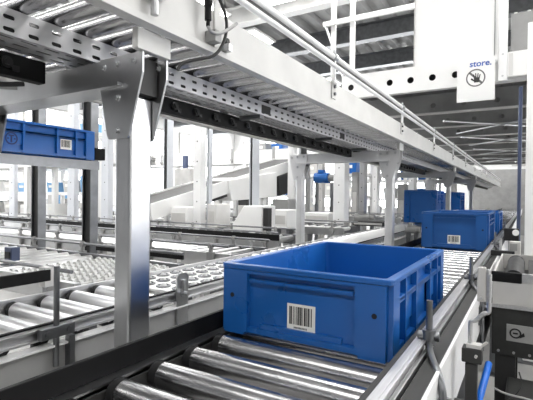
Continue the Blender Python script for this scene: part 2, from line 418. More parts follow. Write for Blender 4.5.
# guide posts on the second conveyor
def guide_post(y, z1, flat=False):
    if not flat:
        MB().cyl((-.362, y, .70), (-.362, y, z1), .007, 14).build('guide_rod', 'galv_dark', sc)
        b = MB(); b.box(-.369, -.352, y-.045, y+.045, .772, .800); b.cyl((-.352, y-.028, .786), (-.346, y-.028, .786), .008, 6); b.cyl((-.352, y+.028, .786), (-.346, y+.028, .786), .008, 6)
        b.build('rod_clamp', 'galv_dark', sc, .002)
        MB().box(-.371, -.352, y+.03, y+.045, .60, .768).build('bracket_strap', 'galv_dark', sc)
    else:
        b = MB(); b.prism([(y-.028, .775), (y-.028, z1-.012), (y-.016, z1), (y+.016, z1), (y+.028, z1-.012), (y+.028, .775), (y+.018, .62), (y-.018, .62)], 'x', -.367, -.361)
        b.build('rail_plate', 'galv', sc)
        b = MB(); b.box(-.361, -.352, y-.006, y+.006, .79, .84); b.cyl((-.361, y, .795), (-.338, y, .795), .008, 6); b.cyl((-.361, y, .795), (-.356, y, .795), .014, 14); b.build('rail_bolt', 'alu', sc)
guide_post(-.193, .945); guide_post(.262, .862, True)

# ================================================================== support frames carrying the overhead conveyor
def support_frame(y0, label, gl=(-.7,), m_='galv', light=False):
    dY = .075
    t = thing('support_frame', label, 'frame', (-.45, y0+dY/2, 0), group='gusseted support frames')
    for (xa, xb) in ((-.214, -.161), (-.900, -.852)):
        # post: C-section with its open side facing the aisle below the gussets
        b = MB(); b.box(xa, xb, y0+.004, y0+dY-.004, .012, 1.355)
        b.build('post', m_, t, .006)
        MB().box(xa-.04, xb+.04, y0-.04, y0+dY+.04, 0, .012).build('base_plate', m_, t)
        c = (xa+xb)/2
        poly = [(c-.080, 1.410), (c-.080, 1.436), (c-.070, 1.444), (c+.071, 1.444), (c+.071, 1.397), (c+.028, 1.258), (c+.022, 1.252), (c-.040, 1.252), (c-.047, 1.262)]
        for yy in (y0-.003, y0+dY-.003):
            MB().prism(poly, 'y', yy, yy+.006).build('gusset_plate', m_, t, .001)
            for (dx, z) in ((.043, 1.426), (-.011, 1.425), (-.058, 1.423), (-.010, 1.347), (-.009, 1.270)):
                inst('bolt', BOLT, t, (c+dx, yy, z))
        MB().box(c-.05, c+.045, y0+.006, y0+dY-.006, 1.356, 1.440).build('spacer_block', 'dark', t)
    # cross beam: open channel
    b = MB(); b.box(-.88, -.18, y0+.003, y0+.010, 1.372, 1.443); b.box(-.88, -.18, y0-.018, y0+.003, 1.372, 1.380)
    b.box(-.88, -.18, y0+.010, y0+dY-.01, 1.436, 1.443); b.box(-.88, -.18, y0+.010, y0+dY-.01, 1.372, 1.379); b.build('cross_beam', m_, t)
    for x in (-.135, -.870):
        b = MB(); b.box(x+.018, x+.024, y0-.022, y0+dY+.006, 1.4445, 1.492); b.box(x+.006, x+.018, y0-.022, y0-.016, 1.4445, 1.492)
        b.box(x+.006, x+.018, y0-.016, y0+dY+.006, 1.487, 1.492); b.box(x+.006, x+.018, y0-.016, y0+dY+.006, 1.4445, 1.449)
        b.build('saddle_bracket', 'offwhite' if x > -.3 else 'galv', t, .002)
    return t
support_frame(-.149, 'nearest gusseted steel frame, its thick post left of the large tote')
support_frame(2.13, 'second gusseted steel frame, whose posts rise behind the large tote', m_='galv_lit')
support_frame(4.72, 'third gusseted steel frame with a slim post rising behind the second tote')
support_frame(7.2, 'farthest gusseted steel frame, under the far end of the overhead conveyor')

# ================================================================== overhead conveyor
oc = thing('overhead_conveyor', 'overhead roller conveyor with a white side frame, seen from below', 'conveyor', (-.42, 3.5, 1.493))
OY0, OY1 = -1.0, 14.5
b = MB(); b.box(-.098, -.092, OY0, OY1, 1.493, 1.610); b.box(-.112, -.098, OY0, OY1, 1.493, 1.499); b.box(-.092, -.080, OY0, OY1, 1.493, 1.508); b.box(-.128, -.098, OY0, OY1, 1.604, 1.610)
b.build('side_frame', 'offwhite', oc, .001)
b = MB(); b.box(-.890, -.884, OY0, OY1, 1.493, 1.610); b.box(-.884, -.86, OY0, OY1, 1.493, 1.499); b.build('side_frame', 'offwhite', oc)
OR = roller_mesh(.768, .0215, m='roller', n=20)
y = OY0+.05; far = MB()
while y < OY1:
    if y < 4.0: inst('roller', OR, oc, (-.4905, y, 1.540))
    else: far.cyl((-.875, y, 1.54), (-.106, y, 1.54), .0215, 10)
    y += .0822
o = far.build('far_rollers', 'roller', oc); o['kind'] = 'stuff'
# black chain guide with hook-shaped catches below the left half
FY = (-.149, 2.13, 4.72, 7.2)                          # the guide is interrupted at each cross beam
cuts = [OY0]+[v for f in FY for v in (f-.024, f+.082)]+[OY1]
for a_, b_ in zip(cuts[::2], cuts[1::2]): MB().box(-.475, -.445, a_, b_, 1.405, 1.4600).build('chain_guide', 'black', oc, .002)
b = MB(); b.cyl((-.445, 0, 0), (-.434, 0, 0), .014, 14); b.cyl((-.434, 0, 0), (-.430, 0, 0), .008, 10); b.box(-.445, -.436, .012, .030, -.017, -.004)
HK = M(b, 'chain_catch', 'cap')
y = -.85
while y < 4.2:
    if all(not f-.06 < y < f+.10 for f in FY): inst('chain_catch', HK, oc, (0, y, 1.434))
    y += .115
for y in [OY0+.2+.7*k for k in range(15)]: MB().box(-.47, -.45, y, y+.03, 1.46, 1.514).build('guide_hanger', 'galv_dark', oc)

# perforated cable tray under the rollers
ct = thing('cable_tray', 'perforated steel cable tray with two rows of slots under the overhead rollers', 'cable tray', (-.38, 3.5, 1.445))
PT = .0548; TY0 = -.328-PT*10.5
cells = []; N = 84
NEAR = 120
for k in range(N):
    u0 = TY0+PT*k
    for v0, v1, cv in ((1.461, 1.485, 1.4725), (1.485, 1.514, 1.4985)):
        cells.append((u0, u0+PT, v0, v1, u0+PT/2, cv, .0125, .0047))
b = MB().slotplate(lambda u, v, w_: (-.330-w_, u, v), cells, .0016); b.build('tray_side', 'tray', ct)
TY1 = TY0+PT*N
b = MB(); b.box(-.336, -.330, TY0, OY1, 1.514, 1.5172); b.box(-.3316, -.330, TY1, OY1, 1.461, 1.514); b.build('tray_lip', 'tray', ct)
cells = []
for k in range(N):
    u0 = TY0+PT*k
    for j in range(3):
        v0 = -.430+j*.0328; cells.append((u0, u0+PT, v0, v0+.0328, u0+PT/2, v0+.0164, .020, .0045))
MB().slotplate(lambda u, v, w_: (v, u, 1.4605+w_), cells, .0016).build('tray_floor', 'tray', ct)
b = MB(); b.box(-.4316, -.430, TY0, OY1, 1.4605, 1.515); b.box(-.43, -.3316, TY1, OY1, 1.4605, 1.462); b.build('tray_back', 'galv_dark', ct)
for y in (-.10, .68, 1.45, 2.05, 2.9): MB().box(-.4285, -.325, y, y+.03, 1.4445, 1.4600).build('tray_support', 'galv_dark', ct)
for y in (.735, 1.62): MB().box(-.3299, -.3285, y-.035, y+.035, 1.470, 1.504).build('dark_cover', 'dark', ct)

for (x, z, r) in ((-.345, 1.474, .0105), (-.369, 1.473, .010), (-.392, 1.475, .012), (-.416, 1.474, .011), (-.350, 1.496, .0105), (-.376, 1.496, .0115), (-.403, 1.498, .010)):
    MB().tube([(x+.002*math.sin(k*1.3+z*90), TY0+.5*k, z) for k in range(30)], r, 8, 1).build('added_cable', 'cap', ct)  # dark cables added inside the tray so that its slots look dark
# cables looping under the tray at the far left
for i, (lab, pts, r) in enumerate((
    ('thick grey cable looping below the cable tray at the left edge', [(-.50, -.60, 1.40), (-.54, -.45, 1.44), (-.57, -.33, 1.43), (-.54, -.27, 1.40), (-.51, -.25, 1.392), (-.492, -.22, 1.395)], .010),
    ('thin dark cable curling beneath the perforated tray beside the nearest cross beam', [(-.44, -.60, 1.392), (-.45, -.45, 1.375), (-.46, -.36, 1.37), (-.45, -.28, 1.38), (-.435, -.235, 1.39)], .006))):
    solo(MB().tube(pts, r, 10, 2).build('cable', 'grey' if i == 0 else 'dark', None), lab, 'cable')

# handrail pipe along the overhead conveyor
hp = thing('handrail', 'twin white pipe rail clamped above the side of the overhead conveyor', 'rail', (-.09, 3.5, 1.6))
HX, HZ = -.088, 1.715
MB().cyl((HX, OY0, HZ), (HX, OY1, HZ), .0125, 14).build('pipe', 'white_steel', hp)
MB().cyl((HX+.006, OY0, HZ-.038), (HX+.006, OY1, HZ-.038), .0095, 14).build('pipe', 'white_steel', hp)
MB().box(HX-.002, HX+.002, OY0, OY1, HZ-.030, HZ-.010).build('web_strip', 'dark', hp)
for y in (-.30, .89, 2.06, 3.2, 4.35, 5.5, 6.7, 7.9, 9.0):
    b = MB(); b.box(-.0905, -.086, y-.02, y+.02, 1.540, 1.640); b.box(-.086, -.078, y-.024, y+.024, 1.60, 1.612); b.build('bracket_plate', 'offwhite', hp)
    b = MB(); b.cyl((HX+.002, y, 1.61), (HX+.002, y, HZ), .007, 10); b.build('upright_rod', 'white_steel', hp)
    b = MB(); b.cyl((HX, y-.014, HZ), (HX, y+.014, HZ), .018, 14); b.cyl((HX, y, HZ+.012), (HX, y, HZ+.03), .007, 6); b.build('pipe_clamp', 'galv', hp)
    for z in (1.56, 1.59):
        MB().cyl((-.086, y, z), (-.078, y, z), .007, 6).build('bolt', 'galv_dark', hp)

# rod clamp and sensor plugs hanging on the white side frame
rc = thing('rod_clamp', 'short vertical steel rod in a clamp on the overhead frame above the thick post', 'clamp', (-.082, -.155, 1.508))
MB().cyl((-.074, -.158, 1.512), (-.074, -.158, 1.60), .0085, 14).build('rod', 'galv', rc)
b = MB(); b.cyl((-.074, -.158, 1.545), (-.074, -.158, 1.565), .014, 14); b.box(-.0918, -.07, -.170, -.146, 1.548, 1.562); b.cyl((-.066, -.158, 1.555), (-.05, -.158, 1.555), .006, 6); b.build('clamp_collar', 'galv', rc)
MB().box(-.0918, -.068, -.205, -.11, 1.566, 1.576).build('clamp_bar', 'galv', rc)
sn = thing('sensor_bracket', 'sensor bracket with a black plug and looping cables on the overhead frame', 'sensor', (-.08, .08, 1.508))
MB().box(-.0918, -.086, .068, .092, 1.5095, 1.66).build('mounting_plate', 'offwhite', sn)
b = MB(); b.cyl((-.066, .015, 1.56), (-.066, .015, 1.595), .0085, 12); b.cyl((-.066, .015, 1.595), (-.066, .015, 1.625), .0105, 12); b.cyl((-.066, .015, 1.56), (-.066, .015, 1.545), .005, 8); b.build('plug', 'black', sn)
MB().box(-.0918, -.058, .035, .062, 1.515, 1.545).build('sensor_body', 'grey', sn, .002)
MB().box(-.0918, -.064, .100, .118, 1.5095, 1.53).build('clamp_block', 'galv', sn, .002)
MB().tube([(-.066, .015, 1.545), (-.06, .02, 1.53), (-.055, .05, 1.535), (-.055, .095, 1.565), (-.06, .13, 1.59)], .0045, 8, 2).build('cable', 'grey', sn)
MB().tube([(-.066, .01, 1.67), (-.06, .05, 1.63), (-.058, .085, 1.585), (-.060, .082, 1.535), (-.066, .05, 1.480), (-.090, .0, 1.462), (-.104, -.04, 1.445), (-.106, -.05, 1.425)], .0042, 8, 2).build('cable', 'dark', sn)
MB().cyl((-.0918, .125, 1.545), (-.084, .125, 1.545), .009, 6).build('bolt', 'dark', sn)

# ================================================================== upper-left tote on its cantilever shelf
pR = dep(96, 161.6, 2.30); XT = pR.x; ZT = pR.z; YT = pR.y
t6 = make_tote('shallow blue tote with a round emblem, on the raised shelf at upper left', (XT-.2, YT-.30, ZT+.002), 0, .155, body_m='blue')
barcode(t6, lambda u, v, d: (.2-.0104+d, u+.132, v+.046), .06, .05, False)
em = MB(); n = 28
em.loft([[(.2-.0106+dx, -.135+r*math.cos(2*math.pi*k/n), .070+r*math.sin(2*math.pi*k/n)) for k in range(n)] for r, dx in ((.028, 0), (.028, .0012), (.022, .0012), (.022, 0))], False, False)
x0 = .2-.0106
em.box(x0, x0+.0012, -.147, -.123, .080, .086); em.box(x0, x0+.0012, -.1385, -.1315, .052, .080); em.box(x0, x0+.0012, -.154, -.146, .066, .072); em.box(x0, x0+.0012, -.124, -.116, .066, .072)
em.build('emblem', 'blue_mark', t6, local=True)
sh = thing('raised_shelf', 'grey cantilever shelf carrying the shallow blue tote at upper left', 'shelf', (XT-.2, YT-.3, ZT-.05))
b = MB(); b.box(XT-.46, XT+.015, YT-1.2, YT+.01, ZT-.012, ZT); b.box(XT+.008, XT+.015, YT-1.2, YT+.01, ZT-.045, ZT-.012); b.build('shelf_plate', 'galv_dark', sh)
MB().box(XT-.06, XT-.02, YT+.010, YT+.075, ZT+.012, ZT+.075).build('end_stop', 'black', sh, .003)

# ================================================================== columns
def column(label, u0, u1, Y=None, depth=None, z1=2.6, m_='column', dark=None, name='steel_column', cap=False, front=.58):
    # u0..u1 is the whole outline: front face first, then the side facing the aisle
    if dark: front = dark
    um = u0+(u1-u0)*front
    if Y is None: Y = dep(um, 205, depth).y
    a = at(u0, 205, 'y', Y).x; c = at(um, 205, 'y', Y).x; wy = at(u1, 205, 'x', c).y-Y
    t = thing(name, label, 'column', ((a+c)/2, Y+wy/2, 0), group='steel columns')
    if dark is None:
        MB().box(a, c, Y, Y+wy, .012, z1).build('shaft', m_, t, .006)
        zz = .86
        while zz < z1-.1:
            MB().cyl(((a+c)/2, Y-.001, zz), ((a+c)/2, Y+.0015, zz), .007, 8).build('bolt_hole', 'dark', t); zz += .2
    else:                                              # channel, open towards the viewer
        b = MB(); b.box(a, c, Y+wy*.5, Y+wy, .012, z1); b.box(c-.008, c, Y, Y+wy*.5, .012, z1); b.box(a, a+.008, Y, Y+wy*.5, .012, z1); b.build('shaft', m_, t)
        MB().box(a+.009, c-.009, Y+.012, Y+wy*.5-.001, .012, z1).build('inner_shade', 'dark', t)  # dark fill standing for the shade inside the open channel
    MB().box(a-.04, c+.04, Y-.04, Y+wy+.04, 0, .012).build('base_plate', 'galv_dark', t)
    if cap:
        MB().box(c+.0005, c+.012, Y+wy*.2, Y+wy*.8, .93, 1.0).build('black_pad', 'black', t)
    return t
column('dark steel channel post at far left, below the emblem end of the shallow tote', 31, 46, Y=.80, z1=1.9, m_='galv_dark', dark=.5)
column('dark steel channel post under the barcode end of the shallow tote', 82, 98, Y=.86, z1=1.9, m_='galv_dark', dark=.55)
column('pale column in the background at the left edge', 9, 18, depth=5.6, m_='column')
column('pale bolted column in the background between the two dark channel posts', 67, 79, depth=5.2)
column('pale bolted column just left of the thick near post', 101, 113, depth=5.0)
column('slim dark-edged column seen just right of the thick near post', 163, 173, depth=6.2, m_='column', dark=.4)
column('broad white column crossing the left part of the inclined belt', 193, 206, depth=4.3, m_='white_steel', z1=2.9)
column('narrow grey channel attached behind the broad white column', 206.5, 212, depth=4.5, m_='column', dark=.4)
column('grey channel column with a black pad crossing the middle of the inclined belt', 249, 259, depth=4.6, m_='column', dark=.35, cap=True, z1=1.95)
column('widest white column, behind the far rim of the large tote', 333, 349, depth=5.0, m_='white_steel', z1=2.0, front=.7)
column('slim steel post right of the widest white column', 359, 367, depth=6.2, m_='galv', z1=1.75)
column('pale post just left of the second frame post', 372, 380, depth=7.2, m_='white_steel')
column('grey post between the inclined belt and the widest white column', 318, 325, depth=7.5, m_='grey_light', z1=1.7)
column('dark post left of the grey post near the blue motor', 305, 310, depth=7.0, m_='grey', z1=1.6)
column('pale post behind the tall blue totes', 409, 417, depth=8.5, m_='white_steel', z1=2.0)
column('white post under the end of the inclined belt', 222, 230, depth=7.5, m_='white_steel', z1=1.4)
column('pale post under the middle of the inclined belt', 262, 269, depth=8.0, m_='white_steel', z1=1.2)
column('blue-grey post left of the broad white column', 182, 188, depth=8.5, m_='blue_pole', z1=1.9)

# right-hand white column and dark blue pole
Yc = 2.62; xa = at(525, 200, 'y', Yc).x
t = thing('steel_column', 'broad white column at the right edge of the picture', 'column', (xa+.15, Yc+.15, 0), group='steel columns')
MB().box(xa, xa+.30, Yc, Yc+.30, .012, 2.33).build('shaft', 'white', t, .006)
MB().box(xa-.03, xa+.33, Yc-.03, Yc+.33, 0, .012).build('base_plate', 'galv_dark', t)
pp = at(519, 200, 'y', 3.1)
t = thing('pole', 'thin dark blue pole beside the broad white right column', 'pole', (pp.x, 3.1, 0))
MB().cyl((pp.x, 3.1, .01), (pp.x, 3.1, 2.0), .014, 16).build('shaft', 'blue_pole', t)
MB().cyl((pp.x, 3.1, 0), (pp.x, 3.1, .01), .05, 20).build('foot', 'galv_dark', t)

# ================================================================== background conveyors running across
def cross_conveyor(label, x0, x1, y0, y1, z=.80, wheels=None, leg_m='galv', near=True, pitch=.10, rm='roller_far'):
    t = thing('roller_conveyor', label, 'conveyor', ((x0+x1)/2, (y0+y1)/2, 0), group='cross conveyors')
    for y in (y0, y1):
        b = MB(); b.box(x0, x1, y-.012, y+.012, z-.07, z+.006); b.build('side_frame', 'galv' if y == y0 else 'galv_dark', t)
    me = roller_mesh(y1-y0-.04, .022, 'y', rm, 14); x = x0+.06; k = 0; ym = (y0+y1)/2
    wm = None
    if wheels:
        b = MB()
        nw = 9
        b.cyl((0, y0+.02-ym, 0), (0, y1-.02-ym, 0), .006, 8)
        for q in range(nw):
            yy = y0+.05+(y1-y0-.1)*q/(nw-1)-ym; b.cyl((0, yy-.006, 0), (0, yy+.006, 0), .016, 12)
        wm = M(b, 'wheel_axle', 'wheel')
    while x < x1-.04:
        if wheels and wheels[0] < x < wheels[1]: inst('wheel_axle', wm, t, (x, ym, z-.012)); x += .045
        else: inst('roller', me, t, (x, ym, z-.020)); x += pitch
    # slim guide rail on brackets along both sides
    for y in (y0-.022, y1+.022):
        MB().cyl((x0, y, z+.050), (x1, y, z+.050), .007, 8).build('guide_rail', 'galv_dark', t)
    brm = MB(); brm.box(-.010, .010, -.006, .006, -.07, .062); brm.box(-.022, .022, -.010, .010, -.03, .012); brm.cyl((0, -.012, .045), (0, .012, .045), .014, 10); brm = M(brm, 'rail_bracket', 'grey')
    x = x1-.12; k = 0
    while x > x0+.05:
        inst('rail_bracket', brm, t, (x, y0-.023, z)); inst('rail_bracket', brm, t, (x-.15, y1+.023, z)); x -= .46
    for x in ((x0+.15), (x1-.15)):
        for y in (y0, y1): MB().box(x-.02, x+.02, y-.02, y+.02, 0, z-.07).build('leg', leg_m, t)
    return t
cross_conveyor('cross conveyor with skate wheels at left, in front of the two dark channel posts', -2.7, -.735, .13, .66, wheels=(-1.25, -.78))
cross_conveyor('cross conveyor at left, running just behind the two dark channel posts', -4.4, -.735, 1.06, 1.44)
cross_conveyor('cross conveyor beyond the long black guard rail', -5.6, -.95, 1.98, 2.36, z=.80)
cross_conveyor('far cross conveyor passing below the inclined belt', -5.1, -.95, 3.3, 3.7, z=.80, rm='wheel')
cross_conveyor('distant cross conveyor running behind the widest white column', -7.5, -.95, 5.6, 6.0, z=.82, rm='wheel')

# black guard rails
def guard_rail(label, p0, p1, z0, z1, posts):
    t = thing('guard_rail', label, 'rail', ((p0[0]+p1[0])/2, (p0[1]+p1[1])/2, 0))
    d = Vector((p1[0]-p0[0], p1[1]-p0[1], 0)).normalized(); nn = Vector((-d.y, d.x, 0))*.006
    a = Vector((*p0, 0)); c = Vector((*p1, 0))
    P = [a-nn, c-nn, c+nn, a+nn]
    MB().add([(p.x, p.y, z0) for p in P]+[(p.x, p.y, z1) for p in P], [(3, 2, 1, 0), (4, 5, 6, 7), (0, 1, 5, 4), (1, 2, 6, 5), (2, 3, 7, 6), (3, 0, 4, 7)]).build('guard_strip', 'black', t, .002)
    for f in posts:
        q = a.lerp(c, f)+nn*2.4
        MB().cyl((q.x, q.y, .012), (q.x, q.y, z1+.0), .008, 10).build('rail_post', 'galv', t)
        MB().box(q.x-.03, q.x+.03, q.y-.02, q.y+.02, 0, .012).build('foot', 'galv_dark', t)
        MB().box(q.x-.018, q.x+.018, q.y-.0085, q.y+.022, z0-.02, z0+.045).build('post_clamp', 'offwhite', t)
    return t
guard_rail('long thin black guard rail crossing the middle distance from left edge to second frame', (-5.4, 1.70), (-.80, 1.70), .822, .864, (.1, .35, .52, .64, .74, .84, .95))
gl = at(0, 281, 'z', .83); gr_ = at(48, 273, 'z', .83)
guard_rail('short black guard rail at the left edge, behind the bright rollers', (-.755, -.70), (-.755, .04), .829, .867, (.3, .985))
guard_rail('short black guard rail right of the thick near post, over the ball table edge', (-1.5, .80), (-.84, .80), .800, .828, (.1, .9))
# small blue sensor box by the short black rail
p = at(10, 258, 'y', .26)
t = thing('sensor_box', 'small navy blue sensor box near the left edge above the bright rollers', 'sensor', (p.x, .27, .812))
MB().box(p.x-.03, p.x+.03, .25, .29, max(p.z-.045, .812), p.z+.05).build('housing', 'blue_pole', t, .003)
MB().cyl((p.x, .27, .79), (p.x, .27, .813), .008, 8).build('stem', 'galv_dark', t)
MB().box(p.x-.02, p.x+.02, .246, .2499, p.z-.0, p.z+.03).build('lens', 'cap', t)

# ================================================================== inclined belt conveyor
ic = thing('inclined_conveyor', 'white inclined belt conveyor rising to the right behind the columns', 'conveyor', (-2.5, 3.8, 0))
XI = -2.5
pa = at(150, 205.4, 'x', XI); pb = at(302, 158, 'x', XI)
def inc(u): return pa.lerp(pb, u)
dv = (pb-pa).normalized(); nv = Vector((0, -dv.z, dv.y))
for dx in (0, -.5):
    P = [inc(0)+nv*.01, inc(1)+nv*.01, inc(1)-nv*.15, inc(0)-nv*.15]
    MB().prism([(q.y, q.z) for q in P], 'x', XI+dx-.02, XI+dx).build('side_frame', 'white', ic)
P = [inc(0)-nv*.01, inc(1)-nv*.01, inc(1)-nv*.03, inc(0)-nv*.03]
MB().prism([(q.y, q.z) for q in P], 'x', XI-.50, XI-.0205).build('belt', 'dark', ic)
P = [inc(.20)-nv*.15, inc(.50)-nv*.15, inc(.50)-nv*.19, inc(.20)-nv*.19]
MB().prism([(q.y, q.z) for q in P], 'x', XI-.48, XI-.03).build('under_tray', 'dark', ic)
q0 = at(229, 180, 'x', XI+.03); q1 = at(277, 172, 'x', XI+.03); q2 = at(277, 197, 'x', XI+.03); q3 = at(232, 201, 'x', XI+.03)
MB().prism([(q.y, q.z) for q in (q0, q1, q2, q3)], 'x', XI-.4, XI+.03).build('drive_cover', 'white', ic, .01)
r0 = at(278.5, 176, 'x', XI+.02); r1 = at(292, 172, 'x', XI+.02); r2 = at(292, 192, 'x', XI+.02); r3 = at(280, 196, 'x', XI+.02)
MB().prism([(q.y, q.z) for q in (r0, r1, r2, r3)], 'x', XI-.3, XI+.02).build('motor_box', 'dark', ic, .01)
for f in [(yy-pa.y)/(pb.y-pa.y) for yy in (2.9, 4.3, 5.15)]:
    q = inc(f)
    for dx in (-.02, -.48): MB().box(XI+dx-.025, XI+dx+.025, q.y-.025, q.y+.025, 0, q.z-.10).build('leg', 'white_steel', ic)

# ================================================================== machinery clutter in the middle distance
def unit(label, u0, u1, v0, v1, Y, m_='white', kind='box', deep=.25, zb=.80, cat='machine'):
    a = at(u0, v1, 'y', Y); c = at(u1, v0, 'y', Y); x0, x1 = a.x, c.x; z0 = zb; z1 = max(c.z, zb+.04)
    t = thing('drive_unit', label, cat, ((x0+x1)/2, Y+deep/2, 0))
    if kind == 'box':
        MB().box(x0, x1, Y, Y+deep, z0, z1).build('housing', m_, t, .012)
        MB().box(x0+.02, x1-.02, Y-.006, Y-.0005, z0+(z1-z0)*.25, z0+(z1-z0)*.7).build('front_plate', 'grey_light', t, .003)
    elif kind == 'wedge':
        MB().prism([(x0, z0), (x1, z0), (x1, z1), (x0+(x1-x0)*.45, z1)], 'y', Y, Y+deep).build('housing', m_, t, .01)
        MB().box(x1+.001, x1+.05, Y+.02, Y+.09, z0, z1-.02).build('end_bracket', 'dark', t)
    elif kind == 'motor':
        zc = (z0+z1)/2; r = (z1-z0)/2
        MB().cyl((x0, Y+deep/2, zc), (x1-(x1-x0)*.25, Y+deep/2, zc), r, 20).build('motor_body', m_, t)
        MB().cyl((x1-(x1-x0)*.25, Y+deep/2, zc), (x1, Y+deep/2, zc), r*.75, 20).build('fan_cover', 'grey', t)
        MB().box(x0+(x1-x0)*.2, x0+(x1-x0)*.5, Y+deep/2-.05, Y+deep/2+.05, zc+r*.9, zc+r*1.5).build('terminal_box', m_, t)
    for x in (x0+.03, x1-.03): MB().box(x-.015, x+.015, Y+deep*.3, Y+deep*.6, 0, z0+.01).build('stand_leg', 'galv_dark', t)
    return t
unit('white boxy drive unit behind the long guard rail, right of the thick post', 170, 187, 207, 222, 2.42)
unit('white drive unit at the foot of the broad white column', 207, 216, 204, 222, 2.55, 'offwhite')
unit('white wedge-shaped cover in front of the grey padded column', 229, 262, 206, 223, 2.5, 'white', 'wedge')
unit('white box unit below the drive cover of the inclined belt', 270, 287, 210, 224, 2.9)
unit('white low unit right of the second frame left post', 304, 329, 213, 226, 3.9)
unit('grey cylindrical motor left of the second frame left post', 240, 256, 218, 226, 3.0, 'grey_light', 'motor')
unit('grey motor between widest white column and second frame post', 352, 372, 214, 222, 4.6, 'grey', 'motor')
unit('dark low drive unit behind the second frame post', 352, 384, 222, 229, 3.9, 'dark')
unit('blue motor raised on a stand near the top end of the inclined belt', 312, 331, 172, 186, 5.2, 'blue', 'motor', zb=1.33)
unit('grey drive unit at left between pale columns behind the long guard rail', 80, 96, 208, 216, 3.0, 'grey')
unit('white control box at far left behind the long guard rail', 20, 31, 205, 215, 2.9, 'offwhite')
unit('dark motor on the tall tote conveyor beside the slim third post', 403, 418, 226, 240, 3.1, 'grey', 'motor', .2)

unit('grey control cabinet seen just right of the thick post, behind the slim dark-edged column', 174, 190, 168, 214, 5.2, 'grey_light', zb=.5, cat='cabinet')
unit('dark control cabinet between the broad white column and the wedge cover', 213, 220.5, 186, 213, 5.2, 'grey', zb=.5, cat='cabinet')
unit('dark machine block under the drive cover of the inclined belt', 236, 247, 196, 212, 5.2, 'dark', zb=.6)
unit('grey machine block below the dark motor box of the inclined belt', 272, 288, 199, 212, 4.35, 'grey', zb=.6)
unit('tall dark cabinet between the widest white column and the second frame post', 351, 358, 172, 214, 6.4, 'grey', zb=.4, cat='cabinet')
unit('grey cabinet directly left of the tall blue totes', 397, 405, 184, 215, 7.0, 'grey', zb=.4, cat='cabinet')
unit('dark cabinet at far left between pale column and dark channel post', 20, 29, 178, 206, 5.2, 'grey', zb=.6, cat='cabinet')
unit('pale blue cabinet between the two dark channel posts', 47, 58, 184, 214, 4.6, 'blue_pale', zb=.6, cat='cabinet')
unit('grey motor under the raised shelf, beside the pale bolted column', 58, 67, 200, 212, 4.2, 'grey', 'motor', zb=.9)
unit('small dark motor on the inclined belt frame left of the broad white column', 176, 190, 186, 194, 4.0, 'dark', 'motor', zb=1.1)
# storage racks far back at left
def rack(label, x0, x1, y, zs, m_='white_steel', deep=.6):
    t = thing('storage_rack', label, 'rack', ((x0+x1)/2, y+deep/2, 0), group='far storage racks')
    for x in (x0, (x0+x1)/2, x1):
        for yy in (y, y+deep): MB().box(x-.03, x+.03, yy-.03, yy+.03, 0, zs[-1]+.3).build('upright', m_, t)
    for z in zs:
        MB().box(x0, x1, y-.03, y+deep+.03, z-.05, z).build('shelf', m_, t)
    return t
rack('white storage rack at far left with pale blue bins', -8.6, -5.2, 3.6, (.75, 1.15, 1.6, 2.1))
rack('white storage rack behind the inclined belt', -5.0, -2.2, 7.6, (.75, 1.15, 1.6, 2.1))
rack('white storage rack behind the widest white column', -3.4, -1.2, 9.8, (.7, 1.1, 1.55, 2.05))
rack('white storage rack against the far left wall', -11.2, -8.8, 6.0, (.75, 1.2, 1.7, 2.2))
rnd = random.Random(3); NM = ['left end', 'second from left', 'third from left', 'middle', 'third from right', 'second from right', 'right end', 'far right']
def fill(where, x0, x1, y, zs, cols, n):
    for zi, z in enumerate(zs):
        lev = ('lowest', 'second', 'third', 'top')[zi]
        for k in range(n):
            if rnd.random() < .22: continue
            cx = x0+(x1-x0)*(k+.5)/n; w_ = (x1-x0)/n*.36; h_ = rnd.uniform(.16, .28); mm = rnd.choice(cols)
            cn = {'blue_pale': 'pale blue', 'blue': 'blue', 'white': 'white', 'offwhite': 'off-white', 'grey_light': 'light grey', 'grey': 'grey'}[mm]
            t = thing('storage_bin', '%s bin, %s, %s shelf, rack %s' % (cn, NM[k], lev, where), 'bin', (cx, y+.27, z+.002), group='bins on the far racks')
            b = MB(); b.loft([rr(w_*1.7, .34, .02, 0), rr(w_*1.9, .38, .02, h_), rr(w_*1.9-.02, .36, .015, h_), rr(w_*1.7-.02, .32, .015, .02)])
            b.build('bin_body', mm, t, local=True)
            MB().box(-w_*.4, w_*.4, -.196, -.185, h_*.45, h_*.7).build('label_card', 'label', t, local=True)
fill('at far left', -8.5, -5.3, 3.6, (.75, 1.15, 1.6, 2.1), ['blue_pale', 'white', 'offwhite', 'blue_pale', 'grey_light'], 7)
fill('behind the inclined belt', -4.9, -2.3, 7.6, (.75, 1.15, 1.6, 2.1), ['white', 'grey', 'blue', 'offwhite', 'grey_light'], 6)
fill('behind the widest white column', -3.3, -1.3, 9.8, (.7, 1.1, 1.55, 2.05), ['white', 'blue', 'grey', 'offwhite'], 5)
fill('against the far left wall', -11.1, -8.9, 6.0, (.75, 1.2, 1.7, 2.2), ['white', 'grey', 'offwhite'], 4)

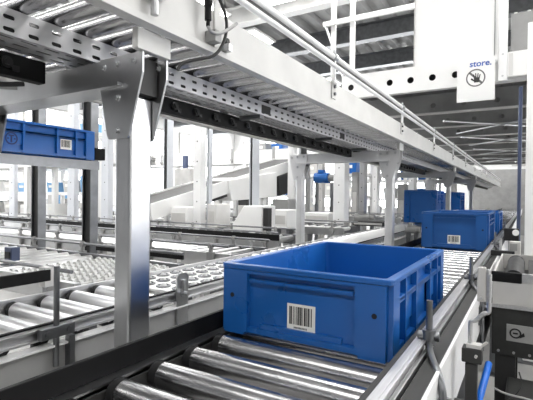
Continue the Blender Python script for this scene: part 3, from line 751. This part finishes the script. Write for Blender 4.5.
# elevated white conveyor bridges in the background
def bridge(label, x0, x1, y0, z0, z1, legs, m_='white'):
    t = thing('conveyor_bridge', label, 'conveyor', ((x0+x1)/2, y0+.2, 0))
    for y in (y0, y0+.42): MB().box(x0, x1, y-.015, y+.015, z0, z1).build('side_frame', m_, t)
    MB().box(x0, x1, y0+.016, y0+.404, z1-.06, z1-.03).build('belt', 'grey', t)
    for x in legs:
        for y in (y0, y0+.42): MB().box(x-.035, x+.035, y-.034, y+.034, 0, z0).build('leg', m_, t)
    x = x0+.4
    while x < x1-.1:
        b = MB(); b.box(x-.03, x+.03, y0-.03, y0-.0155, z0+.02, z1+.05); b.cyl((x, y0-.03, z0+.08), (x, y0-.06, z0+.08), .025, 10); b.build('side_bracket', 'grey', t); x += .95
    return t
bridge('elevated white conveyor bridge above the inclined belt in the background', -8.6, -1.3, 6.2, 1.75, 2.0, (-8.2, -6.2, -4.1))
bridge('farther elevated conveyor bridge near the back wall', -9, -1.4, 8.6, 1.95, 2.2, (-7.5, -5.4, -3.0, -1.6))
bridge('low white conveyor bridge at left behind the shallow blue tote', -9.5, -3.4, 2.72, 1.50, 1.62, (-8.0, -5.5, -3.9))

# ================================================================== mezzanine at right
mz = thing('mezzanine', 'white-edged steel mezzanine with a round-holed edge beam above the right side', 'platform', (1.2, 8, 1.95))
YM = 3.3; MX0, MX1 = -.994, 2.6; ZB0, ZB1 = 2.105, 2.335
cells = []; x = -.32-.1925*3-.096
while x < MX1:
    cells.append((x, x+.1925, ZB0, ZB1, x+.0963, 2.214, .030, .030)); x += .1925
MB().slotplate(lambda u, v, w_: (u, YM+w_, v), cells, .006).build('edge_beam', 'white', mz)
b = MB(); b.box(-.994, MX1, YM+.006, YM+.07, ZB0, ZB0+.008); b.box(-.994, MX1, YM+.006, YM+.07, ZB1-.008, ZB1); b.build('beam_flange', 'white', mz)
MB().box(-.994, MX1, YM+.075, YM+.08, ZB0+.01, ZB1-.01).build('beam_back', 'dark', mz)
y = 4.0; k = 0
while y < 13:
    cells = []; x = -.994
    while x < 2.4:
        cells.append((x, x+.30, 2.02, 2.22, x+.15, 2.10, .026, .026)); x += .30
    b = MB().slotplate(lambda u, v, w_: (u, y+w_, v), cells, .006); b.build('joist', 'mez', mz)
    MB().box(-.994, 2.414, y-.055, y+.06, 2.012, 2.0195).build('joist_flange', 'offwhite', mz)
    y += 1.0; k += 1
b = MB(); prof = []; x = -.994
while x < 2.5:
    prof += [(x, 2.224), (x+.08, 2.224), (x+.10, 2.27), (x+.18, 2.27)]; x += .20
n = len(prof); b.add([(a, YM+.1, c) for a, c in prof]+[(a, 13, c) for a, c in prof], [(k, k+1, n+k+1, n+k) for k in range(n-1)])
b.build('deck_sheet', 'mez_deck', mz)
MB().box(-.994, 2.5, YM+.1, 13, 2.275, 2.30).build('deck_board', 'grey', mz)
for y in (4.4, 5.9, 7.6, 9.5):
    for (xa_, xb_) in ((-.2, .9), (.9, -.2)): MB().cyl((xa_, y, 1.995), (xb_, y+1.1, 1.995), .012, 8).build('cross_brace', 'galv', mz)
for (x, y) in ((-.97, 7.9), (-.97, 11), (2.3, 3.5), (2.3, 8), (2.3, 12.5), (.95, 12.5)):
    MB().box(x-.07, x+.07, y-.07, y+.07, 0, 2.02).build('support_post', 'grey_light', mz)
# white wall panel, edge post and grey box on the mezzanine edge
x0 = at(415, 40, 'y', YM+.05).x; x1 = at(499, 40, 'y', YM+.05).x
wp = thing('wall_panel', 'large plain white panel standing on the mezzanine edge beam', 'panel', ((x0+x1)/2, YM+.05, ZB1))
MB().box(x0, x1, YM+.03, YM+.07, ZB1, 3.35).build('sheet', 'panel', wp, .003)
MB().box(x0-.004, x0+.006, YM+.02, YM+.0295, ZB1, 3.35).build('edge_trim', 'grey_light', wp)
MB().box(x1-.035, x1-.028, YM+.02, YM+.0295, ZB1, 3.35).build('edge_trim', 'grey', wp)
b = MB(); b.box(x0-.012, x0-.0045, YM+.02, YM+.06, ZB1+.06, ZB1+.18); b.build('hinge', 'dark', wp)
x2 = at(508, 40, 'y', YM).x
t = thing('edge_post', 'white bolted upright at the corner of the mezzanine edge', 'post', ((x1+x2)/2, YM-.02, ZB0))
MB().box(x1+.004, x2, YM-.035, YM-.001, ZB0+.0, 3.35).build('upright', 'white_steel', t, .002)
for z in (ZB0+.04, ZB1-.01): inst('bolt', BOLT, t, ((x1+x2)/2, YM-.035, z))
x3 = at(530, 40, 'y', YM).x
b = MB().box(x2+.002, x3+.2, YM-.06, YM-.001, ZB0+.02, ZB1-.005)
t = thing('end_block', 'white end block of the edge beam next to the right column', 'block', (x2+.05, YM-.03, ZB0)); b.build('block', 'white', t, .004)
MB().box(x2+.01, x2+.04, YM-.066, YM-.0605, ZB0+.03, ZB1-.02).build('cover_plate', 'offwhite', t)
xg = at(511, 40, 'y', YM+.1).x
t = thing('control_box', 'grey control box on the mezzanine at the top right corner', 'box', (xg+.3, YM+.25, ZB1))
MB().box(xg, xg+.6, YM+.08, YM+.45, ZB1+.002, at(511, 14, 'y', YM+.08).z).build('housing', 'grey', t, .006)
zt = at(511, 14, 'y', YM+.08).z
for dx in (.03, .13): MB().cyl((xg+dx, YM+.2, zt), (xg+dx, YM+.2, zt+.05), .012, 8).build('lug', 'offwhite', t)

# prohibition sign
sx0, sx1 = at(457, 80, 'y', YM-.05).x, at(495, 80, 'y', YM-.05).x
sz0, sz1 = at(476, 101, 'y', YM-.05).z, at(476, 58.5, 'y', YM-.05).z
sg = thing('safety_sign', 'white sign reading store. with a no-touching hand symbol, hung on the edge beam', 'sign', ((sx0+sx1)/2, YM-.05, sz0))
YS = YM-.05
MB().box(sx0, sx1, YS, YS+.004, sz0, sz1).build('plate', 'white', sg)
for dx in (.05, .27): MB().box(sx0+dx, sx0+dx+.03, YS+.004, YM-.0005, sz1-.06, sz1-.03).build('fixing', 'galv', sg)
def text(body, size, x, y, z, m_, parent, shear=0., bold=.0):
    cu = bpy.data.curves.new('lettering', 'FONT'); cu.body = body; cu.size = size; cu.extrude = .0006; cu.offset = bold; cu.shear = shear; cu.align_x = 'CENTER'
    o = bpy.data.objects.new('tmp', cu); COL.objects.link(o); bpy.context.view_layer.update()
    me = bpy.data.meshes.new_from_object(o.evaluated_get(bpy.context.evaluated_depsgraph_get())); bpy.data.objects.remove(o)
    me.materials.clear(); me.materials.append(MATS[m_])
    return inst('lettering', me, parent, (x, y, z), (math.pi/2, 0, 0))
W = sx1-sx0
text('store.', .072, sx0+W*.62, YS-.0010, sz1-.068, 'ink_blue', sg, .08, .0012)
cx, cz, R = sx0+W*.50, sz0+(sz1-sz0)*.545, W*.255; n = 40
b = MB(); b.loft([[(cx+r*math.cos(2*math.pi*k/n), y, cz+r*math.sin(2*math.pi*k/n)) for k in range(n)] for r, y in ((R, YS), (R, YS-.0015), (R*.86, YS-.0015), (R*.86, YS))], False, False)
b.build('ring', 'ink_grey', sg)
dx = R*.62
b = MB(); b.add([(cx-dx-.006, YS-.0012, cz+dx-.006), (cx-dx+.006, YS-.0012, cz+dx+.006), (cx+dx+.006, YS-.0012, cz-dx+.006), (cx+dx-.006, YS-.0012, cz-dx-.006)], [(0, 1, 2, 3)])
b.build('slash', 'ink_grey', sg)
b = MB(); hx, hz = cx+R*.12, cz-R*.12; ph = R*.31
b.prism([(hx-ph*.9, hz-ph*1.3), (hx+ph*.8, hz-ph*1.3), (hx+ph, hz+ph*.5), (hx-ph, hz+ph*.5)], 'y', YS-.002, YS)
for k, (ax_, ll, ang) in enumerate(((-.8, 1.35, .22), (-.27, 1.7, .07), (.28, 1.6, -.08), (.8, 1.2, -.25))):
    p0 = Vector((hx+ax_*ph, 0, hz+ph*.4)); p1 = p0+Vector((-math.sin(ang), 0, math.cos(ang)))*ph*ll; s = ph*.2
    b.prism([(p0.x-s, p0.z), (p0.x+s, p0.z), (p1.x+s*.8, p1.z), (p1.x-s*.8, p1.z)], 'y', YS-.002, YS)
p0 = Vector((hx-ph*.8, 0, hz-ph*.8)); p1 = p0+Vector((-ph*1.1, 0, ph*.9)); b.prism([(p0.x, p0.z-ph*.2), (p0.x, p0.z+ph*.35), (p1.x+.004, p1.z+.008), (p1.x-.004, p1.z-.004)], 'y', YS-.002, YS)
b.build('hand_symbol', 'ink', sg)

# white tube guardrail of the upper platform
gy = 4.6
ug = thing('guardrail', 'white square-tube guardrail on the platform left of the white panel', 'railing', (-1.3, gy, 2.3))
for u in (333, 352):
    x = at(u, 30, 'y', gy).x; MB().box(x-.03, x+.03, gy, gy+.05, 2.302, ZC-.001).build('upright', 'white', ug, .004)
xa_, xb_ = at(323, 24, 'y', gy-.04).x, at(420, 3, 'y', gy-.04).x
zz = at(345, 20, 'y', gy-.04).z
MB().box(xa_, xb_, gy-.045, gy-.0005, zz-.03, zz+.03).build('rail', 'white', ug, .004)
MB().box(-2.4, -1.0, gy+.02, gy+.35, 2.27, 2.30).build('platform_edge', 'grey', ug)
MB().cyl((at(326, 26, 'y', gy).x, gy-.02, zz), (at(352, 62, 'y', gy).x, gy+.02, 2.35), .015, 8).build('brace', 'galv', ug)
for x in (-2.3, -1.52): MB().box(x-.05, x+.05, gy+.1, gy+.2, 0, 2.27).build('support_post', 'white_steel', ug)

# ================================================================== grey machine at right
YG = .80
gm = thing('transfer_machine', 'grey transfer machine with a sunken roller top at the right edge', 'machine', (.8, 1.1, 0))
gx0, gx1 = .528, 1.15
b = MB(); b.box(gx0, gx1, YG, YG+.006, .765, .872); b.box(gx0, gx0+.006, YG+.006, YG+.62, .765, .872); b.box(gx1-.006, gx1, YG+.006, YG+.62, .765, .872); b.box(gx0, gx1, YG+.614, YG+.62, .765, .872)
b.build('upper_casing', 'grey_light', gm, .001)
MB().box(gx0-.004, gx0+.085, YG-.004, YG+.012, .846, .880).build('corner_bumper', 'black', gm, .003)
MB().box(gx0+.0855, gx1, YG-.003, YG+.012, .850, .878).build('top_edge', 'alu', gm)
MB().box(gx0-.002, gx1, YG-.003, YG-.0005, .760, .772).build('joint_strip', 'alu', gm)
MB().box(gx0, gx1, YG+.01, YG+.60, .60, .7595).build('lower_casing', 'dark_panel', gm, .002)
SB = M(MB().cyl((0, 0, 0), (0, -.004, 0), .0042, 10), 'bolt', 'grey')
for k in range(5): inst('bolt', SB, gm, (gx0+.02+.045*k, YG+.010, .614))
MB().box(gx0+.01, gx1-.01, YG+.05, YG+.58, .80, .812).build('sunken_floor', 'dark', gm)
RB = roller_mesh(.46, .032, 'y', 'dark', 24); RC = cap_mesh(.46, .032, 'y')
for k in range(3):
    r = inst('roller', RB, gm, (gx0+.06+.115*k, YG+.31, .845)); [inst('end_cap', RC, r, (gx0+.06+.115*k, YG+.31+e*.221, .845)) for e in (-1, 1)]
MB().box(gx0+.105, gx0+.130, YG+.06, YG+.56, .812, .858).build('divider', 'dark', gm)
for (x, y) in ((gx0+.04, YG+.05), (gx1-.04, YG+.05), (gx0+.04, YG+.56), (gx1-.04, YG+.56)): MB().box(x-.03, x+.03, y-.03, y+.03, 0, .60).build('leg', 'dark', gm)
# emblem plate
pc = at(514, 333, 'y', YG+.01)
MB().box(pc.x-.022, gx1-.3, YG+.007, YG+.0098, pc.z-.028, pc.z+.028).build('name_plate', 'grey', gm, .001)
n = 24; ex = pc.x+.004
b = MB(); b.loft([[(ex+r*1.05*math.cos(2*math.pi*k/n), y, pc.z+r*math.sin(2*math.pi*k/n)) for k in range(n)] for r, y in ((.0165, YG+.007), (.0165, YG+.0055), (.0120, YG+.0055), (.0120, YG+.007))], False, False)
b.box(ex-.007, ex+.007, YG+.0055, YG+.007, pc.z-.0025, pc.z+.0025); b.prism([(ex+.012, pc.z-.014), (ex+.027, pc.z-.006), (ex+.024, pc.z+.006), (ex+.015, pc.z-.004)], 'y', YG+.0055, YG+.007)
b.build('emblem', 'cap', gm)
# lower grey machinery below it
lm = thing('motor_housing', 'dark machine base with cable sockets below the grey transfer machine', 'machine', (.8, .9, 0))
MB().box(.575, 1.15, .62, .785, .32, .545).build('housing', 'dark_panel', lm, .01)
MB().box(.655, .80, .600, .6195, .50, .57).build('junction_box', 'grey', lm, .003)
MB().box(.56, 1.15, .60, .80, .26, .319).build('base_frame', 'dark', lm)
for x in (.62, 1.1):
    for y in (.64, .76): MB().box(x-.03, x+.03, y-.03, y+.03, 0, .26).build('leg', 'dark', lm)
for x, z in ((.60, .50), (.635, .51)):
    b = MB(); b.cyl((x, .62, z), (x, .600, z), .011, 14); b.cyl((x, .600, z), (x, .590, z), .007, 10); b.build('socket', 'cap', lm)
# hoses and cables
hA = at(487, 371, 'y', .55); hB = at(478, 403, 'y', .45)
solo(MB().tube([hA+Vector((.002, .03, .012)), hA, hA.lerp(hB, .5), hB, hB+(hB-hA)*1.3+Vector((0, 0, -.1))], .0095, 16, 2).build('air_hose', 'blue_hose'), 'bright blue air hose hanging beside the grey transfer machine', 'hose')
cA, cB, cC = at(494, 388, 'y', .5), at(505, 394, 'y', .5), at(533, 400, 'y', .5)
solo(MB().tube([cA, cB, cC, cC+Vector((.2, .02, -.05))], .003, 8, 2).build('cable', 'grey'), 'grey cable with a black plug running to the lower right corner', 'cable')
cA, cB, cC, cD = at(519, 372, 'y', .58), at(523, 385, 'y', .56), at(515, 396, 'y', .55), at(505, 402, 'y', .54)
solo(MB().tube([cA, cB, cC, cD], .0018, 8, 2).build('cable', 'dark'), 'thin looping wire in front of the dark machine base', 'cable')

# photo-eye and roller clutter behind the grey machine
pe = thing('sensor_bracket', 'sensor bracket cluster with a dark arm between second tote and right column', 'sensor', (.56, 1.72, .79))
pz = at(500, 262, 'y', 1.7)
MB().box(.47, .575, 1.63, 1.66, .836, .862).build('arm', 'cap', pe, .003)
MB().box(.55, .60, 1.70, 1.75, .80, .905).build('housing', 'grey_light', pe, .004)
MB().box(.552, .585, 1.694, 1.6995, .86, .895).build('lens', 'grey', pe)
MB().box(.52, .59, 1.80, 1.84, .90, .965).build('dark_mount', 'cap', pe, .003)
MB().cyl((.575, 1.80, .945), (.575, 1.785, .945), .016, 16).build('reflector', 'white', pe)
MB().box(.515, .60, 1.62, 1.86, .79, .80).build('base_plate', 'galv_dark', pe)
MB().box(.54, .575, 1.81, 1.83, .80, .90).build('upright', 'galv', pe)
MB().box(.54, .57, 1.70, 1.74, 0, .79).build('leg', 'galv_dark', pe)
MB().cyl((.512, 1.675, .80), (.512, 1.675, .92), .006, 10).build('rod', 'alu', pe)
